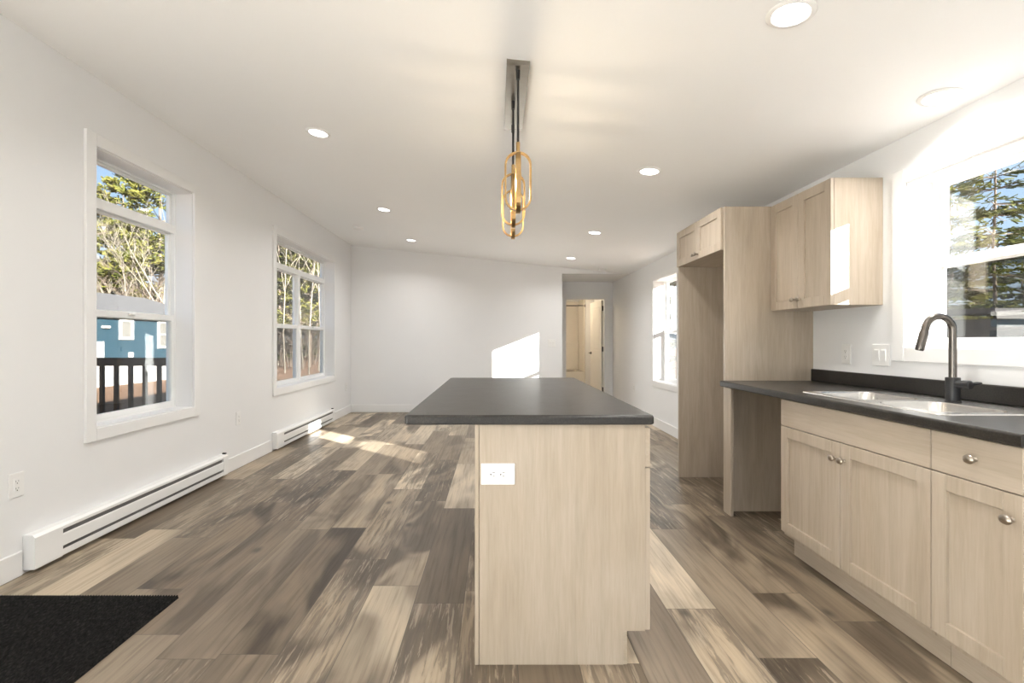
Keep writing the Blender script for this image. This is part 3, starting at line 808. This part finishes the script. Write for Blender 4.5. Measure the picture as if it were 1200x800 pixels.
bm = BM(); lathe(bm, [(0.0, 0.0), (0.15, 0.0), (0.15, -0.02), (0.0, -0.02)], (0, 0, 0), 'z', 28); obj('base', bm, M_nickel, bl_, True, local=True)
bm = BM(); lathe(bm, [(0.135, -0.02), (0.13, -0.05), (0.09, -0.08), (0.03, -0.092), (0.0, -0.093)], (0, 0, 0), 'z', 28); obj('glass_shade', bm, M_bathlens, bl_, True, local=True)
def smoke(label, loc, rot):
    r = thing('smoke_alarm', label, 'smoke alarm', loc, rot)
    bm = BM(); lathe(bm, [(0.0, 0), (0.062, 0), (0.064, -0.010), (0.058, -0.030), (0.045, -0.036), (0.0, -0.036)], (0, 0, 0), 'z', 28); obj('housing', bm, M_plastic, r, True, local=True)
    bm = BM(); lathe(bm, [(0.0, -0.036), (0.02, -0.036), (0.018, -0.040), (0.0, -0.040)], (0, 0, 0), 'z', 16); obj('test_button', bm, M_plastic, r, True, local=True)
smoke('round white smoke alarm on the ceiling near the left corner', on_ceiling(420, 266), (0, TH, 0))
smoke('round white smoke alarm on the ceiling above the hall opening', on_ceiling(706, 315), (0, TH, 0))

# ------------------------------------------------------------------ pendant over the island
pz = zc(0.107)
pd = thing('pendant_light', 'gold and black three cage pendant light hanging over the island', 'light', (0.107, 2.63, pz))
bm = BM()
prism(bm, [(0.107 - 0.055, zc(0.052)), (0.107 + 0.055, zc(0.162)), (0.107 + 0.055, pz - 0.026), (0.107 - 0.055, pz - 0.026)], 'y', 2.285, 2.985)
obj('canopy', bm, M_bronze, pd)
def band(bm, c, plane, w, h, bw, th, n=14):
    """stadium ring: plane 'x' lies in XZ, 'y' lies in YZ; bw strip width out of plane, th thickness"""
    r = w / 2; hs = h / 2 - r
    path = []
    for k in range(n + 1):
        a = PI * k / n; path.append((math.cos(a), math.sin(a), hs))
    for k in range(n + 1):
        a = PI + PI * k / n; path.append((math.cos(a), math.sin(a), -hs))
    rings = []
    for ca, sa, off in path:
        ring = []
        for rr, ww in ((r, -bw / 2), (r, bw / 2), (r - th, bw / 2), (r - th, -bw / 2)):
            u, z = rr * ca, rr * sa + off
            p = (c[0] + u, c[1] + ww, c[2] + z) if plane == 'x' else (c[0] + ww, c[1] + u, c[2] + z)
            ring.append(bm.verts.new(p))
        rings.append(ring)
    m = len(rings)
    for i in range(m):
        a, b = rings[i], rings[(i + 1) % m]
        for k in range(4): bm.faces.new([a[k], b[k], b[(k + 1) % 4], a[(k + 1) % 4]])
for x, y in ((0.1075, 2.33), (0.095, 2.63), (0.104, 2.92)):
    zt_, zb_ = 2.105, 1.819; cz = (zt_ + zb_) / 2
    bm = BM(); tube(bm, [(x, y, pz - 0.02), (x, y, pz - 0.07)], 0.010, 12); tube(bm, [(x, y, pz - 0.06), (x, y, zt_ + 0.02)], 0.0062, 10)
    obj('rod', bm, M_black, pd, True)
    bm = BM(); tube(bm, [(x, y, zt_ - 0.008), (x, y, zt_ + 0.045)], 0.0095, 14); obj('collar', bm, M_gold, pd, True)
    bm = BM(); band(bm, (x, y, cz), 'x', 0.130, zt_ - zb_, 0.018, 0.009); obj('cage_ring', bm, M_gold, pd)
    bm = BM(); band(bm, (x, y, cz - 0.008), 'y', 0.130, zt_ - zb_ + 0.008, 0.022, 0.008); obj('cage_ring', bm, M_gold, pd)
    bm = BM(); tube(bm, [(x, y, zt_ - 0.008), (x, y, zt_ - 0.078)], 0.0125, 14); so = obj('socket', bm, M_black, pd, True)
    bm = BM(); zz = zt_ - 0.078
    lathe(bm, [(0.0, zz), (0.010, zz), (0.014, zz - 0.012), (0.0175, zz - 0.035), (0.015, zz - 0.06), (0.008, zz - 0.085), (0.002, zz - 0.10), (0.0, zz - 0.101)], (x, y, 0), 'z', 16)
    bl = obj('bulb', bm, M_bulbglass, so, True)
    bm = BM(); lathe(bm, [(0.0, zz - 0.015), (0.005, zz - 0.018), (0.006, zz - 0.05), (0.0, zz - 0.056)], (x, y, 0), 'z', 10)
    obj('filament', bm, M_bulb, pd, True)

# ------------------------------------------------------------------ doormat
bm = BM(); mx0, mx1, my0, my1 = -2.395, -1.462, 1.55, 2.238
pitch = 0.0125; nr = int((mx1 - mx0) / pitch)
prof = [(mx0, 0.0)]
for k in range(nr):
    x = mx0 + k * pitch
    prof += [(x + 0.0003, 0.0015), (x + pitch * 0.30, 0.0135), (x + pitch * 0.48, 0.0135), (x + pitch * 0.75, 0.0012)]
prof.append((mx0 + nr * pitch, 0.0))
A = [bm.verts.new((x, my0, z)) for x, z in prof]; B_ = [bm.verts.new((x, my1, z)) for x, z in prof]
for k in range(len(prof) - 1): bm.faces.new([A[k], A[k + 1], B_[k + 1], B_[k]])
bm.faces.new([A[0], B_[0], B_[-1], A[-1]])
bm.faces.new(A[::-1]); bm.faces.new(B_)
tag(obj('doormat', bm, M_mat, None, loc=(-1.93, 1.9, 0)), 'black ribbed doormat on the plank floor at lower left', 'doormat')

# ------------------------------------------------------------------ outdoors
GZ = -0.62
bm = BM(); bmesh.ops.create_grid(bm, x_segments=1, y_segments=1, size=90); bmesh.ops.translate(bm, verts=bm.verts, vec=(0, 20, GZ))
tag(obj('ground', bm, M_ground), 'orange brown leaf covered ground outside the windows', 'ground', None, 'structure')

bm = BM(); box(bm, -7, 9, -16, YF - T - 0.02, GZ - 0.05, -0.03)  # unseen pale slab, added to bounce sunlight in through the rear opening
tag(obj('bounce_slab', bm, plain('pale_bounce', (0.80, 0.79, 0.77), 0.8, var=0.04, scale=3), None, loc=(1, -9, GZ)), 'unseen pale slab added behind the viewer to bounce sunlight inside', 'patio', None, 'structure')
# deck with black railing, outside the nearest left window
dk = thing('deck', 'brown board deck outside the nearest left window', 'deck', (-3.5, 2.0, GZ))
bm = BM(); x = XL - T - 0.02
while x > -4.4:
    box(bm, x - 0.135, x, -0.6, 3.98, -0.07, -0.035); x -= 0.142
obj('deck_boards', bm, M_deckwood, dk)
bm = BM(); box(bm, -4.4, XL - T - 0.02, 3.93, 3.975, -0.25, -0.072); box(bm, -4.42, -4.38, -0.6, 3.93, -0.25, -0.072); obj('rim_joist', bm, M_deckwood, dk)
for y in (0.0, 1.9, 3.85):
    bm = BM(); box(bm, -4.35, -4.26, y - 0.05, y + 0.05, GZ - 0.02, -0.072); obj('post', bm, M_deckwood, dk)
rl = thing('deck_railing', 'black deck railing with square balusters outside nearest left window', 'railing', (-3.5, 3.9, -0.035))
bm = BM(); box(bm, -4.36, XL - T - 0.01, 3.865, 3.935, 0.99, 1.055, 0.004); obj('top_rail', bm, M_black, rl)
bm = BM(); box(bm, -4.36, XL - T - 0.01, 3.88, 3.92, 0.05, 0.09); obj('bottom_rail', bm, M_black, rl)
for k in range(14):
    x = -2.722 - 0.1155 * k
    bm = BM(); box(bm, x - 0.013, x + 0.013, 3.887, 3.913, 0.09, 0.99); obj('baluster', bm, M_black, rl)
bm = BM(); box(bm, -4.36, -4.27, 3.855, 3.945, -0.035, 1.1); obj('newel_post', bm, M_black, rl)

# blue house
HXW = -15.3
bh = thing('blue_house', 'blue sided neighbouring house with grey roof beyond the deck railing', 'house', (HXW - 3.5, 18.5, GZ))
HY0, HY1, EZ, RZ = 11.0, 25.5, 2.35, 3.35
bm = BM(); box(bm, HXW - 7, HXW, HY0, HY1, 0.36, EZ)
prism(bm, [(HXW, EZ), (HXW - 7, EZ), (HXW - 3.5, RZ - 0.05)], 'y', HY0, HY1)
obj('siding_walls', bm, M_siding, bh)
bm = BM(); box(bm, HXW - 6.97, HXW - 0.03, HY0 + 0.03, HY1 - 0.03, GZ - 0.02, 0.36); obj('skirting', bm, M_cream, bh)
bm = BM(); e = 0.35; dz = 1.0 / 3.5
for s in (0, 1):
    xe = HXW + e if s == 0 else HXW - 7 - e; zz = EZ - e * dz
    prism(bm, [(xe, zz), (HXW - 3.5, RZ), (HXW - 3.5, RZ + 0.12), (xe, zz + 0.12)], 'y', HY0 - 0.3, HY1 + 0.3)
obj('roof', bm, M_shingle, bh)
bm = BM(); box(bm, HXW + e - 0.01, HXW + e + 0.015, HY0 - 0.3, HY1 + 0.3, EZ - e * dz - 0.08, EZ - e * dz + 0.1); obj('fascia', bm, M_cream, bh)
def pix_house(px, py):
    y = F * HXW / (px - CX); return y, H + (CY - py) * y / F
def house_window(pa, pb, qa, qb, split=False):
    ya, za = pix_house(pa, qa); yb, _ = pix_house(pb, qa)
    ymid = (ya + yb) / 2; zt_ = H + (CY - qa) * ymid / F; zb_ = H + (CY - qb) * ymid / F
    bm = BM(); k = 0.11
    box(bm, HXW, HXW + 0.06, ya, ya + k, zb_, zt_); box(bm, HXW, HXW + 0.06, yb - k, yb, zb_, zt_)
    box(bm, HXW, HXW + 0.06, ya + k, yb - k, zt_ - k, zt_); box(bm, HXW, HXW + 0.06, ya + k, yb - k, zb_, zb_ + k)
    if split: box(bm, HXW, HXW + 0.06, ya + k, yb - k, (zb_ + zt_) / 2 - 0.04, (zb_ + zt_) / 2 + 0.04)
    w = obj('house_window', bm, M_cream, bh)
    bm = BM(); box(bm, HXW, HXW + 0.02, ya + k, yb - k, zb_ + k, zt_ - k); obj('pane', bm, M_housewin, w)
house_window(139, 155.5, 374, 398); house_window(184, 200, 376, 408, True)
ya, _ = pix_house(100, 400); yb, _ = pix_house(120.5, 400)
bm = BM(); box(bm, HXW, HXW + 0.06, ya, yb, 0.25, H - 1 * 18.5 / F); obj('house_door', bm, M_cream, bh)
ya, za = pix_house(118, 383); bm = BM(); box(bm, HXW, HXW + 0.12, ya, ya + 0.36, za - 0.05, za + 0.06, 0.02); obj('vent_hood', bm, M_cream, bh)
ya, za = pix_house(149.5, 416); bm = BM(); box(bm, HXW, HXW + 0.12, ya, ya + 0.2, za - 0.1, za + 0.12, 0.02); obj('meter_box', bm, M_cream, bh)

# grey shed outside the kitchen window
sh = thing('shed', 'low grey shed with pale fascia seen through the kitchen window', 'shed', (14.2, 11.5, GZ))
bm = BM(); box(bm, 11.9, 16.5, 11.45, 13.9, GZ, 1.72); obj('shed_walls', bm, M_greysiding, sh)
bm = BM(); prism(bm, [(11.2, 1.95), (14.3, 2.05), (14.3, 1.93), (11.2, 1.83)], 'x', 11.6, 16.8)
obj('shed_roof', bm, M_shingle, sh)
bm = BM(); box(bm, 11.6, 16.8, 11.16, 11.2, 1.70, 1.86); obj('fascia', bm, plain('shaded_fascia', (0.05, 0.045, 0.038), 0.7), sh)  # pale fascia, its shade put into a darkened colour

# trees
def blade(bm, p, d, l, w, rnd):
    d = d.normalized(); u, v = frame_axes(d); a = rnd.random() * 6.28
    s = (u * math.cos(a) + v * math.sin(a)) * w / 2
    q = p + d * l
    bm.faces.new([bm.verts.new(p - s * 0.6), bm.verts.new(p + s * 0.6), bm.verts.new(q + s), bm.verts.new(q - s)])
def conifer(name, label, base, h, start, rad, mat, seed, nwh=18, per=6, droop=-0.15, dens=26, bl=0.34, bw=0.06, group=None, pine=False, tr=0.012):
    rnd = random.Random(seed); base = Vector(base)
    r = thing(name, label, 'tree', base, (0, 0, 0), group)
    tb = BM(); fb = BM()
    lean = Vector((rnd.uniform(-0.02, 0.02), rnd.uniform(-0.02, 0.02), 1))
    tp = [base + lean * (h * k / 8) + Vector((rnd.uniform(-1, 1), rnd.uniform(-1, 1), 0)) * 0.05 * (0 < k < 8) for k in range(9)]
    tube(tb, tp, [h * tr * (1 - 0.92 * k / 8) for k in range(9)], 8)
    for w in range(nwh):
        f = start + (1 - start) * (w + rnd.random() * 0.6) / nwh
        f = min(f, 0.985)
        c = base + lean * (h * f)
        L0 = rad * (math.sqrt(max(0, 1 - ((f - start) / (1 - start)) ** 1.3)) if pine else (1 - (f - start) / (1 - start)) ** 0.85) + 0.15
        for b in range(per):
            a = rnd.random() * 6.28; L = L0 * rnd.uniform(0.6, 1.08)
            dirv = Vector((math.cos(a), math.sin(a), 0))
            rise = rnd.uniform(0.05, 0.3) if pine else rnd.uniform(droop - 0.12, droop + 0.12)
            P = lambda t: c + dirv * (L * t) + Vector((0, 0, rise * L * t + (0.12 * L * t * t if pine else 0.10 * L * t * t)))
            r0 = max(0.012, h * tr * 0.22 * (1 - f) + 0.01)
            tube(tb, [P(0), P(0.35), P(0.7), P(1)], [r0, r0 * 0.7, r0 * 0.45, r0 * 0.15], 5, False)
            nb = max(8, int(dens * L / max(rad, 0.1)) )
            for k in range(nb):
                t = rnd.uniform(0.35 if pine else 0.12, 1.02)
                side = Vector((-dirv.y, dirv.x, 0)) * rnd.uniform(-1, 1) * (0.26 * L * (1.05 - t) + (0.12 * L if pine else 0.05) + 0.05)
                p = P(t) + side + Vector((0, 0, rnd.uniform(-0.03, 0.05) * L))
                nn = 5 if pine else 3
                for q in range(nn):
                    if pine: dd = dirv * 0.5 + side.normalized() * rnd.uniform(-0.5, 0.8) + Vector((rnd.uniform(-0.7, 0.7), rnd.uniform(-0.7, 0.7), rnd.uniform(-0.1, 0.55)))
                    else: dd = dirv * 0.7 + side.normalized() * rnd.uniform(0.1, 1.0) + Vector((rnd.uniform(-0.3, 0.3), rnd.uniform(-0.3, 0.3), rnd.uniform(-0.45, 0.12)))
                    blade(fb, p, dd, bl * rnd.uniform(0.6, 1.2), bw * rnd.uniform(0.7, 1.4), rnd)
    obj('trunk', tb, M_bark, r); obj('foliage', fb, mat, r)
    return r
def birch(name, label, base, h, seed, group=None, tr=0.013, stems=1, spread=0.5, mat=None, depth=3):
    rnd = random.Random(seed); base = Vector(base)
    r = thing(name, label, 'tree', base, (0, 0, 0), group)
    tb = BM(); bb = BM()
    def grow(p, d, L, rad, lv):
        pts = [p]; dd = d.normalized()
        n = 5
        for k in range(n):
            dd = (dd + Vector((rnd.uniform(-1, 1), rnd.uniform(-1, 1), rnd.uniform(-0.2, 0.8))) * 0.09).normalized()
            pts.append(pts[-1] + dd * (L / n))
        tube(tb if lv == 0 else bb, pts, [rad * (1 - 0.75 * k / n) for k in range(n + 1)], 7 if lv == 0 else 4, lv == 0)
        if lv >= depth: return
        for k in range(7 if lv == 0 else 5):
            t = rnd.uniform(0.3, 1.0); i = min(n - 1, int(t * n)); q = pts[i].lerp(pts[i + 1], t * n - i)
            a = rnd.random() * 6.28
            nd = (dd + Vector((math.cos(a), math.sin(a), 0.15)) * rnd.uniform(0.6, 1.0) * (0.6 + spread)).normalized()
            grow(q, nd, L * rnd.uniform(0.36, 0.56), rad * (1 - 0.7 * t) * 0.62 + 0.003, lv + 1)
    for s in range(stems):
        a = 6.28 * s / max(1, stems) + 0.7
        grow(base + Vector((math.cos(a), math.sin(a), 0)) * 0.1 * (stems > 1), Vector((math.cos(a) * 0.22 * (stems > 1), math.sin(a) * 0.22 * (stems > 1), 1)), h, h * tr, 0)
    obj('trunk', tb, mat or M_birch, r); obj('branches', bb, mat or M_birch, r)
    return r
def at(px, Y): return ((px - CX) * Y / F, Y, GZ)
# behind the blue house
conifer('pine_tree', 'large golden green pine behind the blue house, filling window top', at(188, 31), 16, 0.26, 3.7, M_pine, 11, 12, 5, 0, 34, 0.46, 0.09, None, True)
conifer('pine_tree', 'dark green pine at left behind the grey roof of blue house', at(112, 30), 10.5, 0.15, 3.2, M_pine, 12, 12, 6, 0, 32, 0.45, 0.09, None, True)
conifer('pine_tree', 'tall pine farther back between the two bare birches', at(146, 40), 15.5, 0.30, 3.8, M_pine, 13, 12, 6, 0, 30, 0.55, 0.11, None, True)
conifer('spruce_tree', 'low spruce peeking over the blue house roof', at(128, 37), 8, 0.1, 2.4, M_spruce, 14, 14, 6, -0.1, 30, 0.45, 0.1)
conifer('spruce_tree', 'dark spruce at the right edge of the nearest left window', at(198, 36), 9, 0.1, 2.4, M_spruce, 15, 14, 6, -0.1, 30, 0.45, 0.1)
birch('birch_tree', 'bare cream multi stem birch rising behind the grey roof', at(156, 28), 6.2, 21, None, 0.009, 3, 0.25)
birch('birch_tree', 'bare tall birch right of the multi stem one behind roof', at(186, 28), 8.0, 22, None, 0.011, 1, 0.35)
birch('bare_shrub', 'tan leafless brush along the grey roof line', at(133, 27.5), 4.2, 23, None, 0.008, 5, 0.9, M_bark)
birch('bare_shrub', 'tan leafless brush between the two birch trees', at(172, 29), 4.8, 24, None, 0.008, 5, 0.9, M_bark)
# woods outside the double window
G2 = 'forest trees seen through the double window'
src = [conifer('spruce_tree', 'green forest spruce standing in woods outside the double left window', at(330, 34), 11, 0.06, 2.2, M_spruce, 31, 16, 6, -0.12, 30, 0.45, 0.09, G2),
       conifer('pine_tree', 'golden green forest pine standing in woods outside the double window', at(352, 40), 13, 0.2, 3.2, M_pine, 32, 12, 6, 0, 32, 0.5, 0.1, G2, True)]
for k, (px, Y, s, j) in enumerate(((318, 42, 1.1, 1), (342, 44, 1.0, 1), (363, 33, 0.75, 1), (374, 44, 1.1, 1), (384, 37, 0.9, 1), (392, 46, 1.1, 0), (323, 52, 1.2, 1), (357, 52, 1.2, 0), (379, 54, 1.1, 1), (337, 56, 1.2, 0), (347, 62, 1.2, 0), (368, 60, 1.25, 0), (329, 62, 1.2, 0), (388, 62, 1.2, 0))):
    o = dup(src[j], at(px, Y), (0, 0, k * 1.3)); o.scale = (s, s, s)
b0 = birch('birch_tree', 'slender bare birch trunk in woods outside the double window', at(334, 27), 11, 41, G2 + ', birches', 0.0042, 1, 0.15, None, 2)
for k, (px, Y, s) in enumerate(((362, 26, 1.0), (373.5, 29, 1.05), (349, 36, 1.1), (326, 35, 1.0), (381, 31, 0.9), (355, 31, 0.9))):
    o = dup(b0, at(px, Y), (0, 0, k * 2.1 + 1)); o.scale = (s, s, s)
for k, (px, Y) in enumerate(((340, 33), (368, 36), (354, 30))):
    birch('bare_shrub', 'rust coloured leafless forest brush outside the double window', at(px, Y), 3.2, 50 + k, 'brush outside the double window', 0.008, 5, 0.9, M_bark, 2)
# outside the kitchen window and the far right window
conifer('spruce_tree', 'dark open spruce against blue sky outside the kitchen window', at(1166, 13), 8.6, 0.30, 2.0, M_spruce, 61, 15, 7, -0.08, 30, 0.24, 0.035, None, tr=0.007)
conifer('spruce_tree', 'spruce at left edge of kitchen window glass, behind the shed', at(1108, 17), 8.2, 0.18, 2.0, M_pine, 62, 12, 5, -0.1, 26, 0.34, 0.06)
conifer('spruce_tree', 'low spruce behind the shed, beyond the kitchen window', at(1140, 22), 7.0, 0.1, 2.2, M_spruce, 63, 12, 6, -0.1, 26, 0.4, 0.08)
conifer('spruce_tree', 'low spruce right of the dark open spruce beyond shed', at(1200, 24), 7.5, 0.1, 2.4, M_spruce, 64, 12, 6, -0.1, 26, 0.4, 0.08)
conifer('spruce_tree', 'spruce outside the window behind the fridge cabinet', at(800, 24), 9.0, 0.1, 2.4, M_spruce, 65, 12, 6, -0.1, 26, 0.4, 0.08)
